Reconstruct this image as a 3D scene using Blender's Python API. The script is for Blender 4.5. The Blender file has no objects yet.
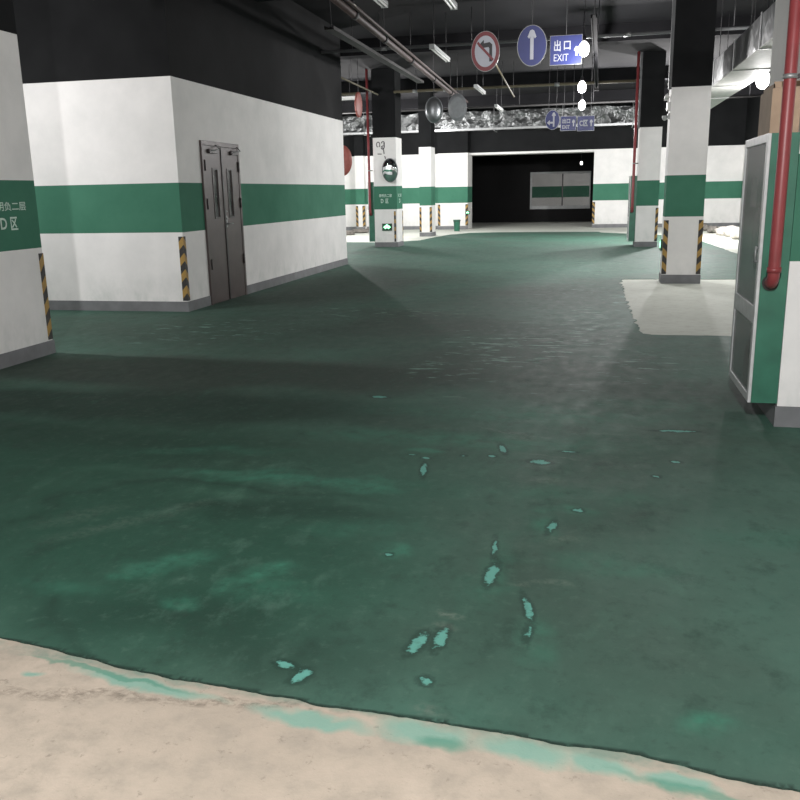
import bpy, math, random
from math import sin, cos, pi, radians
from mathutils import Vector, Matrix, noise
random.seed(7)
SC = bpy.context.scene
COL = SC.collection

# ------------------------------------------------------------------ colours
def L(r, g, b):
    f = lambda c: (c/255/12.92) if c/255 <= .04045 else ((c/255+.055)/1.055)**2.4
    return (f(r), f(g), f(b), 1)

# ------------------------------------------------------------------ node helpers
class NT:
    def __init__(s, name):
        s.m = bpy.data.materials.new(name); s.m.use_nodes = True
        s.t = s.m.node_tree; s.t.nodes.clear()
        s.out = s.t.nodes.new('ShaderNodeOutputMaterial')
        s.b = s.t.nodes.new('ShaderNodeBsdfPrincipled')
        s.t.links.new(s.b.outputs[0], s.out.inputs[0])
    def n(s, typ, **k):
        x = s.t.nodes.new('ShaderNode'+typ)
        for a, v in k.items(): setattr(x, a, v)
        return x
    def set(s, sock, v):
        if isinstance(v, bpy.types.NodeSocket): s.t.links.new(v, sock)
        else: sock.default_value = v
    def math(s, op, a, b=0.0, clamp=False):
        x = s.n('Math', operation=op, use_clamp=clamp); s.set(x.inputs[0], a); s.set(x.inputs[1], b); return x.outputs[0]
    def mix(s, f, a, b, mode='MIX'):
        x = s.n('Mix', data_type='RGBA', blend_type=mode)
        s.set(x.inputs[0], f); s.set(x.inputs[6], a); s.set(x.inputs[7], b); return x.outputs[2]
    def noise(s, vec, scale, detail=3, rough=.5):
        x = s.n('TexNoise'); s.set(x.inputs['Vector'], vec)
        x.inputs['Scale'].default_value = scale; x.inputs['Detail'].default_value = detail; x.inputs['Roughness'].default_value = rough
        return x.outputs['Fac']
    def ramp(s, f, a, b, lo=0., hi=1.):
        x = s.n('MapRange', clamp=True); s.set(x.inputs[0], f)
        for i, v in enumerate((a, b, lo, hi)): x.inputs[1+i].default_value = v
        return x.outputs[0]
    def mapping(s, vec, loc=(0,0,0), rot=0, scale=(1,1,1), typ='POINT'):
        x = s.n('Mapping', vector_type=typ); s.set(x.inputs[0], vec)
        x.inputs[1].default_value = loc; x.inputs[2].default_value = (0,0,rot); x.inputs[3].default_value = scale
        return x.outputs[0]
    def pos(s): return s.n('NewGeometry').outputs['Position']
    def obj(s): return s.n('TexCoord').outputs['Object']
    def sep(s, v):
        x = s.n('SeparateXYZ'); s.set(x.inputs[0], v); return x.outputs
    def bump(s, h, strength=.3, dist=.01):
        x = s.n('Bump'); x.inputs['Strength'].default_value = strength; x.inputs['Distance'].default_value = dist
        s.set(x.inputs['Height'], h); s.t.links.new(x.outputs[0], s.b.inputs['Normal'])
    def fin(s, col=None, rough=None, metal=None, **k):
        if col is not None: s.set(s.b.inputs['Base Color'], col)
        if rough is not None: s.set(s.b.inputs['Roughness'], rough)
        if metal is not None: s.set(s.b.inputs['Metallic'], metal)
        for a, v in k.items(): s.set(s.b.inputs[a.replace('_', ' ')], v)
        return s.m

def plain(name, col, rough=.5, metal=0., var=.12, scale=14, bump=0, spec=.5):
    t = NT(name); v = t.obj()
    f = t.noise(v, scale, 4)
    dark = tuple(c*(1-var) for c in col[:3])+(1,)
    lite = tuple(min(1, c*(1+var)) for c in col[:3])+(1,)
    c = t.mix(t.ramp(f, .3, .7), dark, lite)
    if bump: t.bump(f, bump, .01)
    return t.fin(c, rough, metal, Specular_IOR_Level=spec)

def emit(name, col, strength):
    t = NT(name)
    return t.fin(col, .5, Emission_Color=col, Emission_Strength=strength)

ZT, ZG1, ZG0, ZB = 2.878, 1.622, 1.0125, .134
CEIL = 4.6

def wall_mat():
    t = NT('band_painted_wall'); p = t.pos(); z = t.sep(p)[2]
    grime = t.noise(p, 2.2, 5, .6); fine = t.noise(p, 30, 3)
    white = t.mix(t.ramp(grime, .35, .75), L(232,231,229), L(218,218,216))
    foot = t.math('MULTIPLY', t.ramp(z, .55, .12), t.ramp(t.noise(t.mapping(p, scale=(1,1,.6)), 5, 4, .65), .45, .75))
    white = t.mix(t.math('MULTIPLY', foot, .45), white, L(160,172,164))
    green = t.mix(t.ramp(grime, .3, .7), L(72,122,101), L(63,112,92))
    black = t.mix(t.ramp(grime, .3, .7), L(24,25,26), L(31,32,33))
    c = t.mix(t.math('GREATER_THAN', z, ZG0), white, green)
    c = t.mix(t.math('GREATER_THAN', z, ZG1), c, white)
    c = t.mix(t.math('GREATER_THAN', z, ZT), c, black)
    t.bump(fine, .08, .003)
    return t.fin(c, .75, Specular_IOR_Level=.08)

M = {}
M['wall'] = wall_mat()
M['skirt'] = plain('grey_skirting', L(112,114,116), .7, var=.15, scale=6)
M['ceil'] = plain('black_ceiling_paint', L(28,28,30), .9, var=.2, scale=1.5, spec=.1)
M['black'] = plain('black_gloss', L(9,9,10), .5, var=.05, spec=.12)
M['concrete'] = None
M['steel'] = plain('galvanised_steel', L(150,152,152), .45, .5, .15)
M['dimgrey'] = plain('dull_grey_metal', L(96,98,99), .6, .1)
M['wire'] = plain('hanging_wire', L(70,70,72), .6, .2)
M['greypaint'] = plain('grey_batten_paint', L(175,178,178), .45)
M['tray'] = plain('dark_cable_tray', L(46,45,45), .7, .1)
M['redpipe'] = plain('red_fire_pipe_paint', L(138,62,64), .42, var=.12, scale=9)
M['brownpipe'] = plain('dusty_red_pipe', L(70,54,52), .6)
M['yellowpipe'] = plain('dull_yellow_pipe', L(94,88,70), .6)
M['cabgreen'] = plain('cabinet_green_paint', L(50,106,86), .4, var=.22, scale=5)
M['cabframe'] = plain('cabinet_aluminium', L(192,194,194), .4, .15)
M['cabin'] = plain('cabinet_inside_grey', L(120,126,124), .6)
M['brown'] = plain('door_brown_paint', L(72,62,60), .42, var=.14, scale=5)
M['browndark'] = plain('door_dark_trim', L(38,33,33), .4)
M['signblue'] = plain('sign_blue', L(38,50,118), .4, var=.05)
M['signwhite'] = plain('sign_white', L(192,195,206), .4, var=.04)
M['signred'] = plain('sign_red', L(128,50,57), .4, var=.06)
M['signblack'] = plain('sign_black', L(36,34,40), .4)
M['letter'] = plain('stencil_lettering', L(190,212,200), .6)
M['mark'] = plain('grey_marker_scrawl', L(105,102,104), .7)
M['mirror'] = plain('convex_mirror_face', L(215,220,222), .04, 1., .01)
M['mirrordull'] = plain('hazy_mirror_face', L(120,124,126), .3, .8, .1)
M['mirrorback'] = plain('mirror_back_grey', L(112,116,118), .5)
M['orange'] = plain('mirror_back_orange', L(150,84,76), .5)
M['card'] = plain('cardboard', L(168,146,124), .8, var=.12, scale=8)
M['bucket'] = plain('bucket_green', L(44,104,82), .4)
M['sack'] = plain('pale_sack', L(190,184,176), .8, var=.2, scale=5, bump=.4)
M['rubble'] = plain('rubble_grey', L(112,108,102), .9, var=.3, scale=9, bump=.5)
M['bulb'] = emit('bulb_glow', (1,.98,.95,1), 7)
M['bulbdim'] = emit('bulb_glow_small', (1,.98,.95,1), 4)
M['exitgreen'] = plain('exit_box_green', L(20,70,45), .4)
M['exitglow'] = emit('exit_glow', (.35,1,.55,1), 3.2)
M['whitepl'] = plain('white_plastic', L(220,220,218), .4, var=.05)
M['ductwhite'] = plain('white_duct_wrap', L(190,190,186), .6)

def guard_mat():
    t = NT('hazard_stripes'); o = t.sep(t.obj())
    s = t.math('ADD', t.math('ABSOLUTE', o[0]), t.math('ABSOLUTE', o[1]))
    v = t.math('ADD', t.math('MULTIPLY', s, 1.1), o[2])
    f = t.math('FRACT', t.math('DIVIDE', v, .205))
    c = t.mix(t.math('GREATER_THAN', f, .5), L(34,34,36), L(166,132,62))
    n = t.noise(t.obj(), 25, 3)
    return t.fin(t.mix(t.ramp(n, .35, .8, 0, .35), c, L(90,86,76)), .6)
M['guard'] = guard_mat()

def foil_mat(name, scale, strength, base, rough=.28, metal=.9):
    t = NT(name); p = t.pos()
    a = t.noise(p, scale, 3, .6)
    v = t.n('TexVoronoi'); t.set(v.inputs['Vector'], p); v.inputs['Scale'].default_value = scale*.9
    h = t.math('ADD', a, t.math('MULTIPLY', v.outputs['Distance'], .8))
    t.bump(h, strength, .12)
    return t.fin(t.mix(t.ramp(a, .3, .7), base, tuple(c*.75 for c in base[:3])+(1,)), rough, metal)
M['foil'] = foil_mat('crumpled_foil_wrap', 3.2, 1., L(96,98,98), .38, .75)
M['foildark'] = foil_mat('smooth_foil_wrap', 1.6, .35, L(130,132,132), .32, .85)

def pane_mat():
    t = NT('dusty_cabinet_glass')
    n = t.noise(t.obj(), 4, 3)
    return t.fin(t.mix(t.ramp(n, .35, .7), L(118,124,121), L(150,156,153)), .22, Alpha=.62)
M['pane'] = pane_mat()
M['doorpane'] = plain('wired_door_glass', L(70,72,72), .12, var=.5, scale=6)
def glass_mat():
    t = NT('window_glass')
    return t.fin(L(60,64,64), .05, Alpha=.10)
M['glass'] = glass_mat()

# ---- floor concrete
def concrete():
    t = NT('dusty_concrete'); p = t.pos(); y = t.sep(p)[1]
    a = t.noise(p, 1.3, 6, .6); b = t.noise(p, 9, 5, .65); c = t.noise(p, 60, 4, .7)
    warm = t.mix(t.ramp(b, .3, .7), t.mix(t.ramp(a, .35, .68), L(196,183,166), L(176,164,148)), L(170,160,145))
    grey = t.mix(t.ramp(a, .35, .68), L(210,214,204), L(196,200,190))
    col = t.mix(t.ramp(y, 2.6, 6), warm, grey)
    col = t.mix(t.ramp(b, .5, .75, 0, .35), col, L(150,144,132))
    # crumbly seam running beside the coating, about 25 cm from its edge
    line = t.math('ADD', t.math('MULTIPLY', t.sep(p)[0], -.13), y)         # y + .13x... distance of the seam
    wob = t.math('ADD', line, t.math('MULTIPLY', t.math('SUBTRACT', t.noise(p, 6, 4), .5), .14))
    seam = t.math('ABSOLUTE', t.math('SUBTRACT', wob, 2.01+.19))
    sm = t.math('MULTIPLY', t.ramp(seam, .035, .0), t.ramp(t.noise(p, 26, 5, .7), .42, .6))
    sm = t.math('MULTIPLY', sm, t.ramp(t.sep(p)[0], -.4, -.9))
    sm = t.math('MULTIPLY', sm, t.ramp(y, 4, 3))
    col = t.mix(t.math('MULTIPLY', sm, .65), col, L(112,104,92))
    pits = t.math('MULTIPLY', t.ramp(t.noise(p, 22, 5, .75), .6, .68), t.ramp(y, 3.2, 2.6))
    col = t.mix(t.math('MULTIPLY', pits, .5), col, L(118,112,100))
    # teal smears beside the coating edge
    pd = distort(t, p, .05, 9)
    mk = blobs(t, pd, [(-.42,2.03,.14,.05,-6,.5), (-.15,2.01,.13,.05,-8,.5), (.04,1.99,.10,.045,-10,.5), (.24,1.965,.10,.03,-10,.4),
                       (-1.32,2.10,.25,.030,-8,.5), (-1.70,2.09,.04,.018,0,.6), (-.75,2.03,.18,.03,-6,.5)])
    col = t.mix(t.math('MULTIPLY', mk, .8), col, L(120,168,152))
    ed = t.math('ADD', t.math('ADD', t.math('MULTIPLY', t.sep(pd)[0], .085), t.sep(pd)[1]), -2.055)
    em = t.math('MULTIPLY', t.ramp(t.math('ABSOLUTE', ed), .045, .015), t.ramp(t.noise(p, 3.1, 5, .7), .40, .58))
    em = t.math('MULTIPLY', em, t.ramp(y, 3.2, 2.6))
    col = t.mix(t.math('MULTIPLY', em, .75), col, L(112,140,126))
    mk = blobs(t, pd, [(-.36,2.0,.07,.03,-5,.5), (-1.45,2.13,.3,.012,-8,.4), (.3,1.93,.2,.02,-12,.5)])
    col = t.mix(t.math('MULTIPLY', mk, .7), col, L(84,140,120))
    h = t.math('ADD', t.math('MULTIPLY', b, .6), t.math('ADD', t.math('MULTIPLY', c, .35), t.math('MULTIPLY', sm, -.8)))
    t.bump(h, .35, .01)
    return t.fin(col, .8, Specular_IOR_Level=.25)

def distort(t, p, amp, scale):
    x = t.n('TexNoise'); t.set(x.inputs['Vector'], p); x.inputs['Scale'].default_value = scale; x.inputs['Detail'].default_value = 4
    a = t.n('VectorMath', operation='SUBTRACT'); t.set(a.inputs[0], x.outputs['Color']); a.inputs[1].default_value = (.5,.5,.5)
    b = t.n('VectorMath', operation='MULTIPLY'); t.set(b.inputs[0], a.outputs[0]); b.inputs[1].default_value = (amp*2, amp*2, 0)
    c = t.n('VectorMath', operation='ADD'); t.set(c.inputs[0], b.outputs[0]); t.set(c.inputs[1], p)
    return c.outputs[0]

def blobs(t, v, lst):
    """mask of soft ellipses given as x, y, half width, half height, turn, softness (0 hard .. 1 soft) [, strength]"""
    acc = None
    for q in lst:
        x, y, rx, ry, rot, soft = q[:6]; st = q[6] if len(q) > 6 else 1
        vv = v
        if acc is not None:      # evaluate one ellipse after another so that the shader stays small
            k = t.n('VectorMath', operation='MULTIPLY_ADD'); t.set(k.inputs[0], acc); k.inputs[1].default_value = (1e-7,1e-7,0); t.set(k.inputs[2], v); vv = k.outputs[0]
        mp = t.mapping(vv, (x, y, 0), radians(rot), (rx, ry, 1), 'TEXTURE')
        ln = t.n('VectorMath', operation='LENGTH'); t.set(ln.inputs[0], mp)
        f = t.ramp(ln.outputs['Value'], 1+soft*.6, 1-soft*.9, 0, st)
        acc = f if acc is None else t.math('MAXIMUM', acc, f)
    return acc

M['concrete'] = concrete()

def att(t, name):
    x = t.n('Attribute', attribute_type='GEOMETRY', attribute_name=name); return x.outputs['Fac']
def coating():
    t = NT('green_floor_coating'); p = t.pos(); s = t.sep(p)
    flat = t.mapping(p, scale=(1,1,0))
    a = t.noise(flat, .55, 5, .6)
    b = t.noise(t.mapping(flat, rot=radians(8), scale=(1.25,.85,1)), 2.4, 7, .66)
    c = t.noise(t.mapping(flat, rot=radians(-12), scale=(1.4,.8,1)), 6, 6, .7)
    blot = t.noise(flat, 9, 6, .65)
    fine = t.noise(flat, 70, 4, .7)
    rag = t.noise(flat, 34, 5, .7)
    col = t.mix(t.ramp(b, .35, .68), L(70,108,93), L(84,124,108))
    col = t.mix(t.ramp(a, .42, .62, 0, .55), col, L(78,92,82))
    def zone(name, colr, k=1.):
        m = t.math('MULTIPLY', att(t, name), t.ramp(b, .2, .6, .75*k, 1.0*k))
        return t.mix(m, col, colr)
    col = zone('dark_green', L(44,88,70)); col = zone('thin', L(64,79,70)); col = zone('deep_shade', L(33,60,49)); col = zone('light', L(92,126,112))  # the two middle zones also hold painted floor shade
    st = t.math('MULTIPLY', t.ramp(c, .52, .75), t.ramp(t.noise(flat, .9, 3), .42, .6))
    col = t.mix(t.math('MULTIPLY', st, .5), col, L(104,144,126))
    sd = t.ramp(t.noise(t.mapping(flat, rot=radians(20), scale=(1,.8,1)), 4.5, 7, .72), .54, .70, 0, .6)
    col = t.mix(sd, col, L(48,72,62))
    col = t.mix(t.math('MULTIPLY', att(t, 'arc'), t.ramp(c, .38, .6, .1, .7)), col, L(92,138,116))
    col = t.mix(t.math('MULTIPLY', att(t, 'arcdark'), .5), col, L(34,54,45))
    col = t.mix(t.math('MULTIPLY', att(t, 'cloud'), t.ramp(blot, .35, .6, .15, 1)), col, L(74,142,117))
    col = t.mix(t.math('MULTIPLY', att(t, 'scuff'), t.ramp(rag, .4, .6, .1, 1)), col, L(122,140,126))
    wob = t.math('MULTIPLY', t.math('SUBTRACT', rag, .5), 1.5)
    e = t.math('ADD', att(t, 'bare'), wob)
    col = t.mix(t.ramp(e, -.55, .0, 0, .6), col, L(38,64,55))
    col = t.mix(t.ramp(e, .12, .34), col, L(112,184,168))
    sc1 = t.noise(t.mapping(flat, rot=radians(8), scale=(1.5,4.2,1)), 1.7, 5, .62)
    sc2 = t.noise(t.mapping(flat, rot=radians(-18), scale=(2.,4.5,1)), 2.1, 5, .62)
    reg = att(t, 'scratch')
    scm = t.math('MULTIPLY', t.ramp(t.math('ADD', t.math('MAXIMUM', sc1, sc2), t.math('MULTIPLY', reg, .09)), .67, .73), reg)
    col = t.mix(t.math('MULTIPLY', scm, .9), col, L(128,166,152))
    mid = t.noise(flat, 16, 6, .7)
    col = t.mix(t.ramp(mid, .55, .72, 0, .35), col, L(100,132,116)); col = t.mix(t.ramp(mid, .45, .3, 0, .35), col, L(52,70,61))
    col = t.mix(t.math('MULTIPLY', att(t, 'rim'), t.ramp(rag, .3, .5, .5, 1)), col, L(38,58,50))  # darkens the near edge to stand in for its lip shadow
    dust = t.math('MULTIPLY', t.ramp(fine, .6, .8), .14)
    col = t.mix(dust, col, L(140,152,142))
    t.bump(t.math('ADD', t.math('MULTIPLY', b, .5), t.math('ADD', t.math('MULTIPLY', blot, .4), t.math('MULTIPLY', fine, .1))), .28, .012)
    col = t.mix(1.0, col, (.74,.74,.74,1), 'MULTIPLY')
    return t.fin(col, t.ramp(c, .3, .7, .6, .78), Specular_IOR_Level=.25)
M['coat'] = coating()

# ------------------------------------------------------------------ mesh helpers
class MB:
    def __init__(s): s.v = []; s.f = []; s.sm = []
    def add(s, vs, fs, smooth=False, mat=None):
        o = len(s.v)
        s.v += [tuple(mat @ Vector(v)) if mat else tuple(v) for v in vs]
        s.f += [tuple(i+o for i in f) for f in fs]; s.sm += [smooth]*len(fs); return s
    def box(s, x0, x1, y0, y1, z0, z1, mat=None):
        v = [(x0,y0,z0),(x1,y0,z0),(x1,y1,z0),(x0,y1,z0),(x0,y0,z1),(x1,y0,z1),(x1,y1,z1),(x0,y1,z1)]
        return s.add(v, [(0,3,2,1),(4,5,6,7),(0,1,5,4),(1,2,6,5),(2,3,7,6),(3,0,4,7)], False, mat)
    def tube(s, pts, r, n=12, cap=True):
        pts = [Vector(p) for p in pts]; rr = r if isinstance(r, (list, tuple)) else [r]*len(pts)
        vs = []; fs = []
        for i, p in enumerate(pts):
            d = (pts[min(i+1, len(pts)-1)]-pts[max(i-1, 0)]).normalized()
            a = d.orthogonal() if i == 0 else prev - d*prev.dot(d)
            a.normalize(); prev = a; b = d.cross(a)
            for k in range(n): vs.append(p+rr[i]*(cos(2*pi*k/n)*a+sin(2*pi*k/n)*b))
        for i in range(len(pts)-1):
            for k in range(n): fs.append((i*n+k, i*n+(k+1)%n, (i+1)*n+(k+1)%n, (i+1)*n+k))
        s.add(vs, fs, True)
        if cap:
            o = len(s.v)-len(vs); s.f += [tuple(o+k for k in reversed(range(n))), tuple(o+(len(pts)-1)*n+k for k in range(n))]; s.sm += [False, False]
        return s
    def lathe(s, prof, n=24, mat=None, sx=1, sy=1):
        """profile of (radius, height) turned about z"""
        vs = []; fs = []
        for r, z in prof:
            for k in range(n): vs.append((r*cos(2*pi*k/n)*sx, r*sin(2*pi*k/n)*sy, z))
        for i in range(len(prof)-1):
            for k in range(n): fs.append((i*n+k, i*n+(k+1)%n, (i+1)*n+(k+1)%n, (i+1)*n+k))
        fs.append(tuple(reversed(range(n)))); fs.append(tuple((len(prof)-1)*n+k for k in range(n)))
        return s.add(vs, fs, True, mat)
    def prism(s, poly, d0, d1, mat=None):
        """polygon in (x, z) given thickness along y"""
        n = len(poly); vs = [(x, d0, z) for x, z in poly]+[(x, d1, z) for x, z in poly]
        fs = [tuple(range(n)), tuple(reversed(range(n, 2*n)))]+[(i, i+n, (i+1)%n+n, (i+1)%n) for i in range(n)]
        return s.add(vs, fs, False, mat)
    def build(s, name, mat, parent=None, loc=None, bevel=0, shift=None):
        me = bpy.data.meshes.new(name)
        vs = s.v
        if parent is not None and parent.name in WORLD:      # vertices were given in world space
            o = WORLD[parent.name]; vs = [(v[0]-o[0], v[1]-o[1], v[2]-o[2]) for v in vs]
        base = Vector((0,0,0))
        if loc is not None: base = Vector(loc); vs = [tuple(Vector(v)-base) for v in vs]
        me.from_pydata(vs, [], s.f); me.update()
        me.polygons.foreach_set('use_smooth', s.sm)
        me.materials.append(M[mat] if isinstance(mat, str) else mat)
        ob = bpy.data.objects.new(name, me); COL.objects.link(ob)
        if loc is not None: ob.location = base - (Vector(WORLD[parent.name]) if parent is not None and parent.name in WORLD else Vector((0,0,0)))
        if loc is not None and parent is not None and parent.name in WORLD:
            me.transform(Matrix.Translation(Vector(WORLD[parent.name])))
        if parent is not None:
            ob.parent = parent
            WORLD[ob.name] = tuple(Vector(WORLD.get(parent.name, (0,0,0)))+ob.location)
        else: WORLD[ob.name] = tuple(ob.location)
        if bevel:
            m = ob.modifiers.new('bevel', 'BEVEL'); m.width = bevel; m.segments = 2; m.limit_method = 'ANGLE'
        return ob
WORLD = {}
def tag(o, label=None, cat=None, group=None, kind=None):
    if label: o['label'] = label
    if cat: o['category'] = cat
    if group: o['group'] = group
    if kind: o['kind'] = kind
    return o
def thing(name, label, cat, loc=(0,0,0), group=None):
    o = bpy.data.objects.new(name, None); COL.objects.link(o); o.location = loc; o.empty_display_size = .1
    WORLD[o.name] = tuple(loc)
    return tag(o, label, cat, group)
def dup(root, delta, label, group=None):
    def cp(o, par):
        c = o.copy(); COL.objects.link(c); c.parent = par
        for ch in list(o.children): cp(ch, c)
        return c
    r = cp(root, None); r.location = Vector(root.location)+Vector(delta); r['label'] = label
    if group: r['group'] = group
    return r
def struct(mb, name, mat): return tag(mb.build(name, mat), kind='structure')

def frame(origin, right, up):
    r = Vector(right).normalized(); u = Vector(up).normalized(); n = r.cross(u)    # toward the viewer
    m = Matrix((( r.x, n.x, u.x, origin[0]), (r.y, n.y, u.y, origin[1]), (r.z, n.z, u.z, origin[2]), (0,0,0,1)))
    return m            # local x = right, local y = out of the face, local z = up
_font = None
def text_mb(mb, body, w, h, mat, depth=.004, weight=.0):
    """text fitted into a w x h box centred on the frame"""
    cu = bpy.data.curves.new('lettering_curve', 'FONT'); cu.body = body; cu.align_x = 'CENTER'; cu.size = 1; cu.resolution_u = 3; cu.offset = weight
    ob = bpy.data.objects.new('lettering_source', cu); COL.objects.link(ob)
    bpy.context.view_layer.update()
    dg = bpy.context.evaluated_depsgraph_get(); me = bpy.data.meshes.new_from_object(ob.evaluated_get(dg))
    vs = [v.co.copy() for v in me.vertices]; fs = [tuple(p.vertices) for p in me.polygons]
    bpy.data.objects.remove(ob); bpy.data.meshes.remove(me); bpy.data.curves.remove(cu)
    if not vs: print('EMPTY TEXT', body); return mb
    x0 = min(v.x for v in vs); x1 = max(v.x for v in vs); y0 = min(v.y for v in vs); y1 = max(v.y for v in vs)
    q = [((v.x-(x0+x1)/2)/(x1-x0)*w, depth, (v.y-(y0+y1)/2)/(y1-y0)*h) for v in vs]
    return mb.add(q, fs, False, mat)
def ell(rx, rz, n=40): return [(rx*cos(2*pi*k/n), rz*sin(2*pi*k/n)) for k in range(n)]

# ------------------------------------------------------------------ camera
F = 853.78; YAW, PIT, ROL = -.2288, -.2384, -.0197
fw = Vector((sin(YAW)*cos(PIT), cos(YAW)*cos(PIT), sin(PIT))); r0 = Vector((cos(YAW), -sin(YAW), 0)); u0 = r0.cross(fw)
r_ = cos(ROL)*r0+sin(ROL)*u0; u_ = -sin(ROL)*r0+cos(ROL)*u0
cd = bpy.data.cameras.new('camera'); cam = bpy.data.objects.new('camera', cd); COL.objects.link(cam)
cam.matrix_world = Matrix(((r_.x,u_.x,-fw.x,0),(r_.y,u_.y,-fw.y,0),(r_.z,u_.z,-fw.z,1.45),(0,0,0,1)))
cd.sensor_width = 36; cd.lens = 36*F/800; cd.clip_start = .05; SC.camera = cam

# ------------------------------------------------------------------ the setting
XL, XR, YB, YF = -12., 5., 34., -8.
struct(MB().box(XL-.3, XR+.3, YF-.3, 52.3, -.2, 0), 'floor', 'concrete')
cm = MB().box(XL-.3, XR+.3, YF-.3, YB+.3, CEIL, CEIL+.2)
for y in (-4, 2.5, 8.3, 12.7, 18.6, 25.2, 30.6): cm.box(XL, XR, y, y+.4, CEIL-.32, CEIL)
struct(cm, 'ceiling', 'ceil')
struct(MB().box(XL-.3, XL, YF, YB, 0, CEIL), 'wall_left', 'wall')
struct(MB().box(XR, XR+.3, YF, YB, 0, CEIL), 'wall_right', 'wall')
struct(MB().box(XL-.3, XR+.3, YF-.3, YF, 0, CEIL), 'wall_front', 'wall')
GX0, GX1, GZ = -5.0, -.27, 2.80
struct(MB().box(XL-.3, GX0, YB, YB+.9, 0, CEIL).box(GX1, XR+.3, YB, YB+.9, 0, CEIL).box(GX0, GX1, YB, YB+.9, GZ, CEIL), 'wall_back', 'wall')
struct(MB().box(XL, GX0, YB-.012, YB, 0, ZB).box(GX1, XR, YB-.012, YB, 0, ZB), 'baseboard_back', 'skirt')
struct(MB().box(XR-.012, XR, YF, YB-.012, 0, ZB), 'baseboard_right', 'skirt')
struct(MB().box(XL, XL+.012, YF, YB-.012, 0, ZB), 'baseboard_left', 'skirt')
# dark bay beyond the gateway with a window into the next hall
WX0, WX1, WZ0, WZ1, WY = -3.15, -.44, .66, 2.2, 40.8
struct(MB().box(-9, WX0, WY, WY+.2, 0, CEIL).box(WX1, 4, WY, WY+.2, 0, CEIL).box(WX0, WX1, WY, WY+.2, 0, WZ0).box(WX0, WX1, WY, WY+.2, WZ1, CEIL)
       .box(-9.2, -9, YB+.9, WY+.2, 0, CEIL).box(4, 4.2, YB+.9, WY+.2, 0, CEIL).box(-9.2, 4.2, YB+.9, WY+.2, CEIL, CEIL+.1), 'wall_beyond', 'black')
struct(MB().box(-7, 5, 50, 50.2, 0, CEIL).box(-7, -6.8, WY+.2, 50, 0, CEIL).box(4.8, 5, WY+.2, 50, 0, CEIL).box(-7, 5, WY+.2, 50.2, CEIL, CEIL+.1), 'wall_far', 'wall')
wf = MB().box(WX0, WX1, WY-.05, WY, WZ0-.08, WZ0+.07).box(WX0, WX1, WY-.04, WY, WZ1-.06, WZ1+.03).box(WX0, WX0+.08, WY-.04, WY, WZ0+.07, WZ1-.06).box(WX1-.05, WX1, WY-.04, WY, WZ0+.07, WZ1-.06).build('window_1', 'greypaint')
tag(wf, kind='structure')
MB().box(WX0+.08, WX1-.05, WY-.022, WY-.016, WZ0+.07, WZ1-.06).build('window_pane', 'glass', wf)
MB().box(-1.72, -1.66, WY-.035, WY-.023, WZ0+.07, WZ1-.06).build('mullion', 'browndark', wf)
# solid block with the double door
BX, BY0, BY1 = -5.136, 10.107, 17.42
DY0, DY1, DZ = 10.765, 11.985, 2.165
struct(MB().box(XL, BX, BY0, BY1, 0, CEIL), 'wall_block', 'wall')
struct(MB().box(XL, BX+.014, BY0-.014, BY0, 0, ZB).box(BX, BX+.014, BY0, DY0, 0, ZB).box(BX, BX+.014, DY1, BY1, 0, ZB).box(XL, BX+.014, BY1, BY1+.014, 0, ZB), 'baseboard_block', 'skirt')
# painted coating, a film a few millimetres thick with a ragged edge
def coat_outline():
    near = [(-6.5,2.66),(-3.2,2.40),(-1.921,2.258),(-1.673,2.215),(-1.435,2.169),(-1.214,2.142),(-.975,2.123),(-.714,2.091),(-.506,2.092),(-.33,2.075),(-.162,2.058),(-.055,2.049),(.153,2.047),(.345,1.994),(.53,1.976),(.9,1.93),(2.95,1.75)]
    right = [(2.95,6),(3.0,8.8)]
    patch = [(1.354,8.90),(.55,8.87),(.455,8.95),(.42,9.93),(.382,11.75),(.367,14.0),(.39,14.45),(1.0,14.5),(3.0,14.5)]
    rest = [(2.98,19.8),(2.76,24.5),(2.6,27.5),(1.2,29),(.06,30.2),(0.0,30.7),(-1.5,30.9),(-3.4,31.0),(-4.5,30.7),(-5.0,29.6),(-5.2,28.2),(-5.4,26.2),(-6.0,25.4),(-6.7,25.3),(-8.5,25.6),(-11.9,25.6),(-11.9,17.6),(-11.9,9.0),(-11.9,3.2)]
    pts = near+right+patch+rest; out = []
    for i in range(len(pts)):
        a = Vector((*pts[i],0)); b = Vector((*pts[(i+1)%len(pts)],0)); d = (b-a); ln = d.length
        nearish = a.y < 2.7 and b.y < 2.7; ispatch = .3 < a.x < .6 and 8.8 < a.y < 14.2
        step = .02 if nearish and a.x > -3 else (.05 if ispatch else .12)
        n = max(1, int(ln/step)); nrm = Vector((-d.y, d.x, 0)).normalized()
        for k in range(n):
            p = a+d*(k/n)
            am = .010 if nearish else (.05 if ispatch else .035)
            fr = 9 if nearish else (5 if ispatch else 2.5)
            o = noise.noise(p*fr)*am+noise.noise(p*fr*4+Vector((7,3,1)))*am*.5
            out.append(p+nrm*o)
    return out
import numpy as np
from mathutils.geometry import delaunay_2d_cdt
ol = coat_outline(); n = len(ol)
ox = np.array([p.x for p in ol]); oy = np.array([p.y for p in ol])
def inside(px, py):
    r = np.zeros(len(px), bool); j = n-1
    for i in range(n):
        c = (oy[i] > py) != (oy[j] > py)
        if c.any():
            xi = (ox[j]-ox[i])*(py-oy[i])/(oy[j]-oy[i]+1e-12)+ox[i]; r ^= c & (px < xi)
        j = i
    return r
def steps(a, b, f):
    out = [a]
    while out[-1] < b: out.append(out[-1]+f(out[-1]))
    return out
gx = np.array(steps(-11.8, 2.9, lambda x: .02 if -2.4 < x < .7 else .08))
gy = np.array(steps(1.9, 31, lambda y: .02 if y < 5.0 else min(.3, .02+(y-5)*.03)))
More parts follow.
